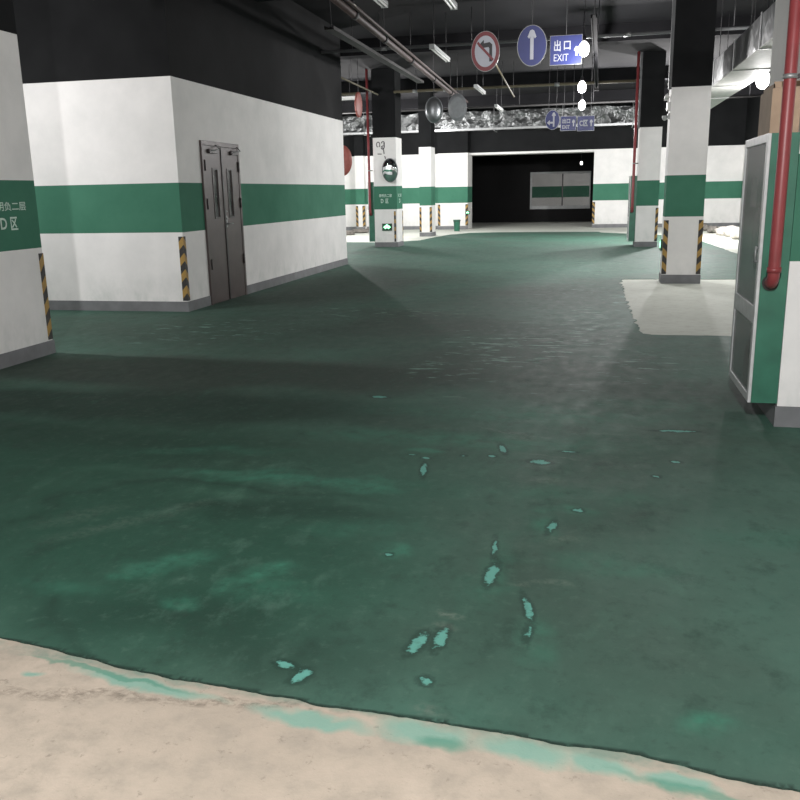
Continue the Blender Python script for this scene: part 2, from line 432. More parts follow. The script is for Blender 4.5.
GXX, GYY = np.meshgrid(gx, gy); GXX = GXX.ravel(); GYY = GYY.ravel()
ins = inside(GXX, GYY); GXX = GXX[ins]; GYY = GYY[ins]
pts2 = [(p.x, p.y) for p in ol]+list(zip(GXX.tolist(), GYY.tolist()))
vco, _, fcs, vo, _, _ = delaunay_2d_cdt([Vector(q) for q in pts2], [(i, (i+1) % n) for i in range(n)], [], 1, 1e-5, True)
vi = np.zeros(len(vo), int); vs = [(v.x, v.y, .006) for v in vco]
first = {}
for k, o in enumerate(vo):
    for q in o:
        if q < n: first[q] = k
cxy = np.array([(sum(vco[i].x for i in f)/3, sum(vco[i].y for i in f)/3) for f in fcs]); okf = inside(cxy[:,0], cxy[:,1])
fs = [tuple(f) for f, k in zip(fcs, okf) if k]
base = len(vs); vs += [(p.x, p.y, .0005) for p in ol]
for i in range(n):
    j = (i+1) % n
    if i in first and j in first: fs.append((base+i, base+j, first[j], first[i]))
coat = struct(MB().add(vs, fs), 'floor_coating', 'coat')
VX = np.array([v[0] for v in vs]); VY = np.array([v[1] for v in vs])
def vnoise(x, y, f, seed):
    """smooth lattice noise, -1..1"""
    rs = np.random.RandomState(seed); g = rs.rand(64, 64)*2-1
    u = x*f+31.7; v = y*f+17.3; iu = np.floor(u).astype(int); iv = np.floor(v).astype(int); fu = u-iu; fv = v-iv
    fu = fu*fu*(3-2*fu); fv = fv*fv*(3-2*fv); G = lambda a, b: g[a % 64, b % 64]
    return (G(iu,iv)*(1-fu)+G(iu+1,iv)*fu)*(1-fv)+(G(iu,iv+1)*(1-fu)+G(iu+1,iv+1)*fu)*fv
def field(lst, amp=0, fr=1, hard=False):
    x = VX+amp*(vnoise(VX,VY,fr,1)+.5*vnoise(VX,VY,fr*2.3,2)); y = VY+amp*(vnoise(VX,VY,fr,3)+.5*vnoise(VX,VY,fr*2.3,4))
    acc = np.full(len(x), -1.0 if hard else 0.0)
    for q in lst:
        cx, cy, rx, ry, rot, soft = q[:6]; st = q[6] if len(q) > 6 else 1
        a = radians(rot); dx = x-cx; dy = y-cy
        d = np.hypot((dx*cos(a)+dy*sin(a))/rx, (-dx*sin(a)+dy*cos(a))/ry)
        if hard: m = (1-d)*np.minimum(1, 1) - (1-st)*.5
        else: m = np.clip((1+soft*.6-d)/(soft*1.5+1e-6), 0, 1); m = m*m*(3-2*m)*st
        acc = np.maximum(acc, m)
    return acc
def put(name, arr):
    a = coat.data.attributes.new(name, 'FLOAT', 'POINT'); a.data.foreach_set('value', arr.astype(np.float32))
put('dark_green', field([(-1.9,3.2,1.4,1.2,0,.8,.85), (-2.9,4.2,1.6,1.1,0,.8,.9), (-1.2,4.0,1.3,.9,0,.8,.55), (-.9,4.9,1.4,.4,0,.8,.35)], .3, 1.3))  # darker green over the left foreground
put('thin', field([(-3.2,6.5,2.9,.66,3,.35,.95), (-2.6,9.3,2.2,1.2,-4,.6,.75), (-.9,7.3,1.4,1.1,0,.8,.65), (.6,6.3,1.2,.5,0,.7,.55), (-3.6,8.6,2.6,1.1,0,.6,.6), (-.6,12,1.2,1.6,0,.8,.4), (-3.9,13.5,1.2,3.4,-3,.6,.8), (.2,4.2,.6,.6,0,.8,.4), (0,2.8,.5,.5,0,.8,.35)], .18, 1.5))  # first spot paints in the wide pillar's floor shadow; others vary the tone
put('deep_shade', field([(-3.6,5.35,2.6,.5,3,.5,.85), (-2.2,5.3,1.5,.3,5,.6,.55), (-4.2,15,.7,3,-2,.6,.6), (-3.0,4.5,1.3,.35,0,.7,.45), (-1.3,2.45,.8,.2,-4,.8,.5), (-1.35,3.6,.5,.18,6,.6,.5)], .14, 2))  # first spots paint shade in front of that shadow; others are darker tone
put('light', field([(.7,3.0,.7,1.0,0,.8,.6), (.4,4.3,1.2,.4,0,.8,.4), (.4,10.8,1.6,1.6,0,.8,.35), (-1.5,20,3.5,5,0,.8,.7), (-3.4,9.6,.6,1.,0,.8,.3), (1.5,18,1.5,3,0,.8,.6), (-7,24,2,2,0,.8,.6)], .4, .8))
# curved trowel marks in the left foreground
ra = radians(-28); qx = VX+1.0; qy = VY-2.75; wob = .10*vnoise(VX,VY,1.7,7)+.05*vnoise(VX,VY,5,8)
rl_ = np.hypot((qx*cos(ra)+qy*sin(ra))/1.9, (-qx*sin(ra)+qy*cos(ra))/1.05)+wob
lf = np.clip((-.7-VX)/.7, 0, 1)
brk = np.clip(.55+.9*vnoise(VX,VY,2.6,9), 0, 1)
put('arc', brk*.75*np.clip(1-np.abs(rl_-.80)/.075, 0, 1)*lf+brk*np.clip(1-np.abs(rl_-1.02)/.06, 0, 1)*lf*.5)
put('arcdark', brk*np.clip(1-np.abs(rl_-.70)/.035, 0, 1)*np.clip((-1.1-VX)/.5, 0, 1)+np.clip(1-np.abs(rl_-.91)/.03, 0, 1)*lf*.8)
put('cloud', field([(-1.23,2.94,.10,.09,20,.9,.9), (-1.33,2.80,.05,.10,0,.9,.8), (-1.66,2.92,.14,.09,15,.9,.8), (-1.78,2.80,.07,.05,0,.7,.8),
    (-1.45,2.62,.06,.08,10,.8,.6), (-1.5,4.0,.6,.08,4,.9,.8), (-1.15,3.98,.25,.10,0,.9,.7), (-.78,3.20,.06,.08,0,.9,.7), (-.80,4.85,.9,.16,0,.9,.55), (-1.9,4.05,.4,.06,8,.9,.6),
    (-1.95,2.62,.2,.07,0,.9,.35), (.36,2.16,.07,.05,0,.9,.8), (.1,3.2,.3,.1,0,.9,.3), (-.4,5.5,1.,.18,0,.9,.45), (-.95,4.6,.1,.06,0,.6,.6),
    (-.37,3.1,.07,.3,0,.9,.45), (-1.25,2.92,.05,.05,0,.9,.6), (.9,3.6,.4,.12,0,.9,.35), (.45,5.9,.5,.2,0,.9,.3), (-2.2,4.4,.5,.08,10,.9,.35), (-.2,4.0,.5,.12,0,.9,.25),
    (-1.53,2.93,.05,.06,0,.9,.7), (-1.0,3.4,.3,.1,10,.9,.3), (-1.15,2.75,.2,.12,0,.9,.35), (-.15,2.62,.06,.15,0,.9,.4), (-.19,3.55,.08,.14,0,.9,.5), (-.1,3.78,.12,.05,0,.9,.6)], .05, 6))
put('scuff', field([(-2.1,3.25,.3,.07,48,.9,.3), (-1.9,3.5,.25,.06,45,.9,.22), (-2.35,3.3,.25,.07,50,.9,.25), (-.40,4.95,.12,.05,-20,.9,.5),
    (-.22,4.2,.1,.05,0,.9,.5), (-.10,3.45,.09,.05,0,.9,.5), (-.12,3.0,.07,.02,0,.8,.6), (-.25,2.98,.06,.02,0,.7,.7), (-.47,2.72,.04,.016,0,.7,.9), (-.47,2.64,.04,.016,0,.7,.9),
    (-.43,2.12,.05,.04,0,.8,.6), (.05,5.1,.2,.03,0,.9,.4), (-.45,5.05,.28,.012,-24,.9,.6), (-.2,4.62,.2,.012,-16,.9,.5), (-1.3,5.2,.18,.012,50,.9,.35)], .03, 9))
S = [(-.872,4.27,.020,.13,8,.3), (-.90,4.47,.035,.02,0,.4), (-.27,4.50,.060,.045,-8,.25), (-.495,4.71,.022,.10,14,.3), (-.541,4.57,.026,.03,0,.4),
     (-.157,3.58,.020,.085,-8,.3), (-.05,3.80,.026,.028,0,.3), (-.36,3.05,.024,.11,-3,.5), (-.375,3.30,.016,.12,5,.5,.8), (-.20,2.80,.020,.12,14,.5,.8), (-.185,2.62,.018,.08,0,.6,.6),
     (-.535,2.49,.028,.085,-10,.15), (-.463,2.53,.022,.085,-6,.3), (-.92,2.28,.045,.022,-20,.5), (-.85,2.225,.026,.05,-20,.5), (-1.52,5.86,.085,.04,-12,.3),
     (.50,5.25,.15,.028,4,.4,.9), (.45,4.62,.035,.03,0,.6,.7), (-.99,4.52,.035,.014,0,.4,.8), (-.70,4.55,.024,.024,0,.5,.7), (-.13,4.72,.06,.022,0,.5,.7), (.33,4.35,.03,.03,0,.6,.5),
     (-.80,3.16,.024,.024,0,.6,.7), (-.47,2.27,.03,.03,0,.8,.6)]
put('bare', field(S, .006, 20, hard=True))
rim = np.zeros(len(VX))  # mask of the painted lip shadow
for i in range(n):
    if i in first and ol[i].y < 2.75: rim[first[i]] = 1; rim[base+i] = 1
put('rim', rim)
put('scratch', field([(-.6,8.3,.9,1.3,0,.6), (.05,9.8,.35,1.6,0,.5), (-1.1,7.0,.5,.8,0,.7), (.45,7.2,.5,.9,0,.7,.8), (-2.6,10.2,1.5,.9,0,.7,.8), (-.1,12.5,.9,1.6,0,.8,.7),
    (0,17,.6,3,0,.8,.8), (-3.9,8.7,1.3,1.1,0,.8,.9), (-.5,6.2,.9,.5,0,.8,.5), (.3,11,.12,2.4,0,.5)], .2, 2))

# ------------------------------------------------------------------ door
d = MB().box(BX, BX+.03, DY0, DY0+.055, 0, DZ).box(BX, BX+.03, DY1-.055, DY1, 0, DZ).box(BX, BX+.03, DY0+.055, DY1-.055, DZ-.06, DZ).build('door_1', 'brown', bevel=.003)
tag(d, kind='structure')
ym = 11.372
def leaf(y0, y1, py0, py1):
    pz0, pz1 = 1.17, 1.80
    x0, x1 = BX+.001, BX+.022
    lf = MB().box(x0,x1,y0,py0,.012,DZ-.063).box(x0,x1,py1,y1,.012,DZ-.063).box(x0,x1,py0,py1,.012,pz0).box(x0,x1,py0,py1,pz1,DZ-.063).build('door_leaf', 'brown', d)
    pf = MB().box(x1,x1+.008,py0-.02,py0,pz0-.02,pz1+.02).box(x1,x1+.008,py1,py1+.02,pz0-.02,pz1+.02).box(x1,x1+.008,py0,py1,pz0-.02,pz0).box(x1,x1+.008,py0,py1,pz1,pz1+.02).build('vision_frame', 'browndark', lf)
    MB().box(x0+.004,x0+.010,py0,py1,pz0,pz1).build('vision_pane', 'doorpane', lf)
    return lf
l1 = leaf(DY0+.058, ym-.003, 11.07, 11.21); l2 = leaf(ym+.003, DY1-.058, 11.54, 11.68)
MB().box(BX+.022,BX+.034,ym-.02,ym+.02,.02,DZ-.07).build('meeting_strip', 'browndark', d)
for yy in (DY0+.06, DY1-.06):
    for zz in (.55, 1.35, 1.85): MB().tube([(BX+.034,yy,zz-.07),(BX+.034,yy,zz+.07)], .011, 8).build('hinge', 'browndark', d)
h = MB().box(BX+.022,BX+.03,ym+.035,ym+.065,1.02,1.18).tube([(BX+.03,ym+.05,1.07),(BX+.075,ym+.05,1.07),(BX+.075,ym+.16,1.07)], .009, 8).build('door_handle', 'steel', l2)
MB().tube([(BX+.03,ym+.05,1.14),(BX+.042,ym+.05,1.14)], .014, 12).build('lock_cylinder', 'steel', l2)
MB().tube([(BX+.03,ym+.05,1.24),(BX+.04,ym+.05,1.24)], .012, 12).build('lock_button', 'steel', l2)
for (ya, yb) in ((10.95, 11.2), (11.66, 11.9)):
    c = MB().box(BX+.022,BX+.06,ya,yb,2.01,2.06).build('door_closer', 'browndark', d, bevel=.004)
    MB().tube([(BX+.06,ya+.03,2.035),(BX+.12,ya+.16,2.06),(BX+.035,yb+.02,2.12)], .008, 8).build('closer_arm', 'steel', c)

# ------------------------------------------------------------------ corner guards
def guard(parent, cx, cy, sx, z0=.145, z1=.96, w=.062, back=False):
    """L-shaped strip on a corner; sx = +1 when the face runs to +x from the corner"""
    mb = MB(); t = .005; e = .003
    xa, xb = sorted((cx-sx*t, cx+sx*w)); mb.box(xa, xb, cy-t, cy-.0004, z0, z1) if not back else mb.box(xa, xb, cy+.0004, cy+t, z0, z1)
    xa, xb = sorted((cx-sx*t, cx-sx*.0004))
    mb.box(xa, xb, cy-.0004, cy+w, z0, z1) if not back else mb.box(xa, xb, cy-w, cy+.0004, z0, z1)
    return mb.build('corner_guard', 'guard', parent, loc=(cx, cy, z0))
gb = guard(None, BX, BY0, -1); tag(gb, 'black and yellow corner strip on the white block beside the brown door', 'corner guard')

# ------------------------------------------------------------------ pillars
def pillar(label, x0, x1, y0, y1, guards, group=None):
    t = thing('pillar', label, 'pillar', ((x0+x1)/2, (y0+y1)/2, 0))
    MB().box(x0,x1,y0,y1,0,CEIL).build('shaft', 'wall', t)
    MB().box(x0-.012,x1+.012,y0-.012,y0,0,ZB).box(x0-.012,x1+.012,y1,y1+.012,0,ZB).box(x0-.012,x0,y0,y1,0,ZB).box(x1,x1+.012,y0,y1,0,ZB).build('skirting', 'skirt', t)
    for (gx, gy, sx, bk) in guards: guard(t, gx, gy, sx, back=bk)
    return t
XA, YA = -5.1, 7.181
pA = pillar('wide white pillar with D lettering at the left edge of the photo', -5.9, XA, 5.2, YA, [(XA, YA, -1, True)])
pC = pillar('pillar carrying the round mirror and the green exit box', -5.977, -5.348, 23.055, 23.75, [(-5.348, 23.75, -1, True)])
g2 = MB().box(-5.435,-5.385,23.049,23.0546,.145,.96).build('corner_guard', 'guard', pC, loc=(-5.41,23.05,.145))
pD = pillar('slim pillar behind the mirror pillar, striped at both corners', -5.85, -5.447, 28.544, 29.25, [(-5.85, 28.544, 1, False), (-5.447, 28.544, -1, False)])
pE = pillar('pillar standing on the bare concrete patch, striped at both corners', .97, 1.532, 13.874, 14.31, [(.97, 13.874, 1, False), (1.532, 13.874, -1, False)])
pF = pillar('pillar behind the concrete patch, red pipe and green cabinet on its left', .8825, 1.413, 22.53, 23.3, [(1.413, 22.53, -1, False)])
pH = pillar('nearest pillar at the right edge, behind the large red pipe', 1.101, 1.66, 5.456, 6.6, [])
# pilasters on the back wall
for (a, b, dep, lab) in ((-9.5, -9.14, .3, 'narrow white pilaster on back wall, left of the mirror pillar'), (-6.17, GX0, .3, 'wide white pilaster on back wall, left of the dark gateway')):
    t = thing('pilaster', lab, 'pilaster', ((a+b)/2, YB-dep/2, 0))
    MB().box(a,b,YB-dep,YB-.013,0,CEIL-.002).build('shaft', 'wall', t); MB().box(a-.01,b+.01,YB-dep-.012,YB-dep,0,ZB).build('skirting', 'skirt', t)
    guard(t, a, YB-dep, 1, w=.09); guard(t, b, YB-dep, -1, w=.09)
g = guard(None, GX1, YB, 1, w=.09); tag(g, 'striped corner strip on the right edge of the dark gateway', 'corner guard')

# lettering
fa = lambda y, z: frame((XA, y, z), (0,1,0), (0,0,1))
t = text_mb(MB(), '新明负二层', .50, .078, fa(6.765, 1.397), .003, .012); t = text_mb(t, 'D', .085, .10, fa(6.685, 1.25), .003, .02); t = text_mb(t, '区', .095, .115, fa(6.825, 1.247), .003, .02)
tag(t.build('lettering', 'letter', pA), 'pale stencilled lettering on the green band')
fc = lambda x, z: frame((x, 23.055, z), (1,0,0), (0,0,1))
def yneg(m):  # frames above have local y = right x up; for faces looking at -y that already points to -y
    return m
t = text_mb(MB(), '新明负二层', .35, .085, fc(-5.66, 1.375), .003, .012); t = text_mb(t, 'D', .07, .11, fc(-5.755, 1.235), .003, .02); t = text_mb(t, '区', .08, .12, fc(-5.62, 1.235), .003, .02)
fs_ = frame((-5.348, 23.40, 1.38), (0,1,0), (0,0,1)); t = text_mb(t, '负二层', .40, .085, fs_, .003, .012)
fs_ = frame((-5.348, 23.40, 1.235), (0,1,0), (0,0,1)); t = text_mb(t, 'D', .12, .11, fs_, .003, .02)
tag(t.build('lettering', 'letter', pC), 'small pale lettering on the green band')
# scrawl at the top of the mirror pillar
mb = MB(); X0, Z0 = -5.80, 2.62
def arc(cx, cz, r, a0, a1, n=10): return [(cx+r*cos(radians(a0+(a1-a0)*k/n)), 23.0535, cz+r*1.5*sin(radians(a0+(a1-a0)*k/n))) for k in range(n+1)]
for st in (arc(-5.83,2.70,.045,-60,250), arc(-5.70,2.72,.04,-120,170), arc(-5.71,2.66,.05,60,-150), [(-5.75,23.0535,2.66),(-5.69,23.0535,2.60),(-5.67,23.0535,2.46)],
           [(-5.85,23.0535,2.46),(-5.74,23.0535,2.455)], [(-5.66,23.0535,2.40),(-5.63,23.0535,2.33)]): mb.tube(st, .014, 6)
mb.build('marker_scrawl', 'mark', pC)

# conduits and fittings on the right-hand pillars
MB().box(.925,.969,13.874,13.95,ZT-.02,CEIL-.001).build('cable_trunking', 'dimgrey', pE)
MB().box(.835,.8815,22.53,22.62,ZT-.02,CEIL-.001).build('cable_trunking', 'dimgrey', pF)
e = thing('emergency_light', 'white twin-head emergency lamp on the left face of the pillar on bare concrete', 'lamp', (.97, 13.97, 2.45))
MB().box(.925,.9688,13.92,14.06,2.56,2.68).build('battery_box', 'whitepl', e, bevel=.004)
for (yy, zz) in ((13.95,2.76),(14.03,2.74)): MB().lathe([(.014,-.03),(.034,.0),(.036,.03)], 14, Matrix.Translation((.915,yy,zz))@Matrix.Rotation(radians(60),4,'Y')).build('lamp_head', 'whitepl', e)
MB().tube([(.945,13.99,2.68),(.93,13.99,2.73)], .01, 8).build('stalk', 'whitepl', e)
c = thing('dome_camera', 'small grey dome camera below the emergency lamp', 'camera', (.97, 13.97, 2.44))
MB().box(.94,.9688,13.93,14.01,2.44,2.52).build('bracket', 'greypaint', c)
MB().lathe([(.012,-.05),(.034,-.03),(.04,0),(.04,.02)], 16, Matrix.Translation((.90,13.97,2.47))).build('dome', 'greypaint', c)

def exit_box(label, x, y, z, w, hgt, face, group=None):
    """face: 'y' looks at -y; 'x' looks at -x"""
    t = thing('exit_sign_box', label, 'exit sign', (x, y, z))
    f = frame((x, y, z), (1,0,0), (0,0,1)) if face == 'y' else frame((x, y, z), (0,-1,0), (0,0,1))
    MB().box(-w/2,w/2,.0006,.03,-hgt/2,hgt/2,f).build('housing', 'exitgreen', t)
    m = MB(); k = w/.36
    poly = [(-.13,0),(-.05,.075),(-.05,.035),(.05,.035),(.05,.075),(.13,0),(.05,-.075),(.05,-.035),(-.05,-.035),(-.05,-.075)]
    m.prism([(a*k, b*k) for a, b in poly], .031, .034, f)
    m.prism([(a*k, b*k+.0) for a, b in ((-.02,.035),(.02,.035),(.03,.085),(0,.10),(-.03,.085))], .031, .034, f)
    m.build('glowing_arrows', 'exitglow', t); return t
exit_box('green lit exit box low on the front of the mirror pillar', -5.63, 23.055, .54, .27, .19, 'y')
exit_box('green lit exit box on the left face of the pillar on bare concrete', .97, 14.1, .58, .24, .17, 'x')
exit_box('tiny green lit exit sign inside the gateway left edge', -5.0, 33.68, .64, .16, .12, 'y')

# round mirror on the pillar
def round_mirror(label, loc, rx, rz, face, back, yaw=0, arm=None, wires=None, name='convex_mirror', bulge=.07):
    t = thing(name, label, 'mirror', loc)
    R = Matrix.Translation(loc)@Matrix.Rotation(yaw, 4, 'Z')@Matrix.Rotation(radians(90), 4, 'X')
    MB().lathe([(.001,bulge)]+[(rx*sin(a), bulge*cos(a)) for a in [radians(q) for q in (15,30,45,60,75,90)]], 40, R, 1, rz/rx).build('mirror_face', face, t)
    MB().lathe([(rx*1.06,.012),(rx*1.06,-.012),(rx*.9,-.022),(rx*.3,-.03)], 40, R, 1, (rz*1.04)/(rx*1.06)).build('back_shell', back, t)
    if arm: MB().tube(arm, .016, 8).build('bracket_arm', 'steel', t)
    if wires:
        for q in wires: MB().tube([(loc[0]+q, loc[1], loc[2]+rz*1.0), (loc[0]+q, loc[1], CEIL-.001)], .007, 6).build('hanger_wire', 'wire', t)
    return t
round_mirror('round convex mirror fixed to the front of a white pillar', (-5.49,22.93,2.03), .205, .30, 'mirror', 'mirrorback', 0, [(-5.49,22.95,2.03),(-5.49,23.054,2.03)])
# tilt it a little toward the floor
bpy.data.objects['convex_mirror'].rotation_euler.x = radians(4)
round_mirror('hanging round mirror with bright rim, left of the other hanging mirror', (-3.735,20,3.25), .19, .275, 'mirrordull', 'mirrorback', radians(14), None, [0])
round_mirror('hanging round grey mirror back, near the red ceiling pipe end', (-3.2,20,3.285), .20, .285, 'mirrorback', 'mirrorback', radians(0), None, [0], bulge=.02)
round_mirror('red disc seen nearly edge on, hanging beyond the white block', (-5.5,20,3.43), .20, .27, 'orange', 'orange', radians(84), None, [0], name='hanging_disc', bulge=.03)
bpy.data.objects['hanging_disc']['category'] = 'sign'
round_mirror('orange-backed round mirror at the far corner of the white block', (-5.27,17.75,2.12), .20, .30, 'orange', 'orange', 0, [(-5.27,17.73,2.12),(-5.27,17.60,2.12),(-5.27,17.421,2.12)])

# ------------------------------------------------------------------ fire cabinets and pipes
CX0, CX1, CY0, CY1, CZ0, CZ1 = .928, 1.0985, 5.458, 6.27, .15, 1.74
cab = thing('fire_hose_cabinet', 'large green fire cabinet with glazed door on the nearest right pillar', 'cabinet', (CX1, CY0, CZ0))
b = MB(); s = .012
b.box(CX1-s,CX1,CY0,CY1,CZ0,CZ1).box(CX0+.02,CX1-s,CY0,CY0+s,CZ0,CZ1).box(CX0+.02,CX1-s,CY1-s,CY1,CZ0,CZ1).box(CX0+.02,CX1-s,CY0+s,CY1-s,CZ0,CZ0+s).box(CX0+.02,CX1-s,CY0+s,CY1-s,CZ1-s,CZ1)
b.build('body', 'cabgreen', cab)
fr = MB(); x0, x1 = CX0, CX0+.0195; q = .05; zm0, zm1 = .635, .74
fr.box(x0,x1,CY0,CY0+q,CZ0,CZ1).box(x0,x1,CY1-q,CY1,CZ0,CZ1).box(x0,x1,CY0+q,CY1-q,CZ0,CZ0+q).box(x0,x1,CY0+q,CY1-q,CZ1-q,CZ1).box(x0,x1,CY0+q,CY1-q,zm0,zm1)
door = fr.build('door', 'cabframe', cab, bevel=.003)
MB().box(x0+.006,x0+.010,CY0+q,CY1-q,CZ0+q,zm0).build('glass_pane', 'pane', door)
MB().box(x0+.006,x0+.010,CY0+q,CY1-q,zm1,CZ1-q).build('glass_pane', 'pane', door)
MB().tube([(x0-.015,CY0+.03,1.0),(x0-.015,CY0+.03,1.1)], .006, 8).tube([(x0,CY0+.03,1.01),(x0-.015,CY0+.03,1.01)], .005, 8).tube([(x0,CY0+.03,1.09),(x0-.015,CY0+.03,1.09)], .005, 8).build('door_handle', 'steel', door)
rl = MB().lathe([(.05,-.05),(.2,-.05),(.2,-.044),(.06,-.044),(.06,.03),(.2,.03),(.2,.036),(.05,.036)], 24, Matrix.Translation((1.03,5.87,1.12))@Matrix.Rotation(radians(90),4,'Y')).build('hose_reel', 'redpipe', cab)
MB().lathe([(.001,-.12),(.05,-.12),(.055,-.1),(.055,.12),(.04,.16),(.015,.18),(.015,.21),(.001,.21)], 16, Matrix.Translation((1.02,5.75,.29))).build('extinguisher', 'redpipe', cab)
MB().lathe([(.001,-.12),(.05,-.12),(.055,-.1),(.055,.12),(.04,.16),(.015,.18),(.015,.21),(.001,.21)], 16, Matrix.Translation((1.02,5.92,.29))).build('extinguisher', 'redpipe', cab)
MB().box(x0+.011,x0+.013,5.78,5.98,1.32,1.50).build('notice', 'whitepl', door)
cabC = dup(cab, (-5.9775-1.101, 23.055-5.456, 0), 'green fire cabinet on the left side of the mirror pillar', 'fire cabinets on pillars')
cabF = dup(cab, (.8805-1.101, 22.53-5.456, 0), 'green fire cabinet on the left side of the pillar behind the concrete patch', 'fire cabinets on pillars')
cab['group'] = 'fire cabinets on pillars'

def riser(x, y, ztop, label, r=.034):
    t = thing('fire_pipe', label, 'pipe', (x, y, .89), 'red fire pipes entering the cabinets')
    yb = y+.088
    bend = [(x, y+.068*(1-cos(a)), .955-.068*sin(a)) for a in [radians(k) for k in range(0, 91, 15)]]
    MB().tube([(x,y,ztop)]+[(x,y,1.2)]+bend+[(x,yb-.001,.887)], r, 18).build('pipe_run', 'redpipe', t)
    MB().tube([(x,yb-.014,.887),(x,yb-.001,.887)], r*1.35, 18).build('wall_flange', 'browndark', t)
    MB().tube([(x,y,.955),(x,y,.985)], r*1.18, 18).build('pipe_coupling', 'redpipe', t)
    c = MB().tube([(x,y,2.02),(x,y,2.045)], r*1.15, 16).build('pipe_clamp', 'steel', t)
    MB().box(x+r*1.05,x+.099,y-.006,y+.006,2.02,2.045).build('clamp_bar', 'browndark', c)
    return t
p1 = riser(1.002, 5.369, CEIL-.001, 'thick red pipe dropping in front of the nearest right pillar')
dup(p1, (-5.9775-1.101, 23.055-5.456, 0), 'red pipe dropping beside the mirror pillar'); dup(p1, (.8805-1.101, 22.53-5.456, 0), 'red pipe dropping beside the pillar behind the concrete patch')

bx = thing('cardboard_box', 'brown cardboard box lying on top of the green cabinet', 'box', (1.01, 5.7, CZ1))
MB().box(.935,1.09,5.475,5.86,CZ1+.001,CZ1+.245).build('carton', 'card', bx)
MB().box(.94,.946,5.475,5.80,CZ1+.246,CZ1+.268).box(.94,1.09,5.475,5.480,CZ1+.246,CZ1+.28).build('open_flap', 'card', bx)
MB().box(.94,1.088,5.66,5.70,CZ1+.2455,CZ1+.2465).build('packing_tape', 'sack', bx)

# ------------------------------------------------------------------ ducts
t = thing('foil_duct', 'long crumpled foil-wrapped duct crossing under the ceiling at the back', 'duct', (-5, 32.3, 3.6))
def crinkle_box(x0, x1, y0, y1, z0, z1, nx, ny, nz, amp, fr, mat=None):
    mb = MB()
    def P(x, y, z):
        v = Vector((x, y, z)); o = Vector((noise.noise(v*fr), noise.noise(v*fr+Vector((9,0,0))), noise.noise(v*fr+Vector((0,9,0)))))*amp
        return tuple(v+o)
    def face(f, nu, nv, flip):
        vs = [f(i/nu, j/nv) for j in range(nv+1) for i in range(nu+1)]
        fs = [(j*(nu+1)+i, j*(nu+1)+i+1, (j+1)*(nu+1)+i+1, (j+1)*(nu+1)+i) for j in range(nv) for i in range(nu)]
        if flip: fs = [tuple(reversed(q)) for q in fs]
        mb.add(vs, fs, False, mat)
    lx = lambda u: x0+(x1-x0)*u; ly = lambda u: y0+(y1-y0)*u; lz = lambda u: z0+(z1-z0)*u
    face(lambda u, v: P(lx(u), y0, lz(v)), nx, nz, False); face(lambda u, v: P(lx(u), y1, lz(v)), nx, nz, True)
    face(lambda u, v: P(lx(u), ly(v), z0), nx, ny, True); face(lambda u, v: P(lx(u), ly(v), z1), nx, ny, False)
    face(lambda u, v: P(x0, ly(u), lz(v)), ny, nz, True); face(lambda u, v: P(x1, ly(u), lz(v)), ny, nz, False)
    return mb
crinkle_box(-11.9, 1.75, 32.0, 32.7, 3.60, 4.22, 150, 6, 8, .05, 3.2).build('duct_shell', 'foil', t)
MB().box(-11.9,1.75,31.93,31.96,3.57,3.64).build('flange_strip', 'steel', t)
for k in range(6):
    x = -11+k*2.4
    MB().box(x,x+.03,31.9,32.8,3.53,3.55).tube([(x+.015,31.88,3.54),(x+.015,31.88,CEIL-.001)], .008, 6).tube([(x+.015,32.82,3.54),(x+.015,32.82,CEIL-.001)], .008, 6).build('hanger', 'steel', t)
t = thing('ventilation_duct', 'wide grey ventilation duct running beside the right-hand pillars', 'duct', (2, 12, 3))
rot = Matrix.Translation((1.98,12.5,0))@Matrix.Rotation(radians(.9),4,'Z')@Matrix.Translation((-1.98,-12.5,0))
crinkle_box(1.72, 2.24, 8.2, 19.5, 3.003, 3.36, 4, 60, 4, .012, 1.8, rot).build('duct_side', 'foildark', t)
MB().box(1.715,2.245,8.2,19.5,2.985,3.0,rot).build('duct_underside', 'ductwhite', t)
for y in (9.3, 11.2, 13.1, 15.0, 17): MB().box(1.705,1.716,y,y+.04,2.98,3.38,rot).box(1.705,2.25,y,y+.04,2.975,2.985,rot).build('seam_band', 'steel', t)
for y in (9, 12, 15, 18):
    for x in (1.74, 2.22): MB().tube([(x,y,3.37),(x,y,CEIL-.001)], .006, 6).build('hanger_rod', 'wire', t)
t = thing('duct_drop', 'white boxed duct dropping from the ceiling behind the large red pipe', 'duct', (1.8, 7.5, 2.25))
MB().box(1.345,2.3,7.45,7.62,2.25,CEIL-.001).build('casing', 'whitepl', t, bevel=.01)
MB().box(1.34,2.305,7.445,7.625,2.235,2.25).build('bottom_flange', 'steel', t)

# ------------------------------------------------------------------ ceiling services
t = thing('sprinkler_main', 'dusty red-brown pipe running along the ceiling toward the hanging mirrors', 'pipe', (-3.5, 16, 3.8))
a, bq = Vector((-3.10,5,3.8)), Vector((-3.74,24.5,3.8)); dv = (bq-a)
MB().tube([a, bq], .05, 14).build('main_pipe', 'brownpipe', t)
MB().tube([a+Vector((.10,0,.03)), bq+Vector((.10,0,.03))], .024, 10).build('side_pipe', 'brownpipe', t)
for k in (.28,.36,.46,.58,.72,.86,.98):
    p = a+dv*k; u = dv.normalized()*.06
    MB().tube([p-u, p+u], .062, 14).build('coupling', 'tray', t)
    MB().tube([p+Vector((0,0,.05)), (p.x,p.y,CEIL-.001)], .008, 6).build('hanger_rod', 'wire', t)
t = thing('cable_tray', 'dark grey cable tray running beside the red-brown ceiling pipe', 'cable tray', (-3.87, 16, 3.74))
MB().box(-3.94,-3.80,12.6,19.2,3.74,3.75).box(-3.94,-3.93,12.6,19.2,3.75,3.79).box(-3.81,-3.80,12.6,19.2,3.75,3.79).build('tray', 'tray', t)
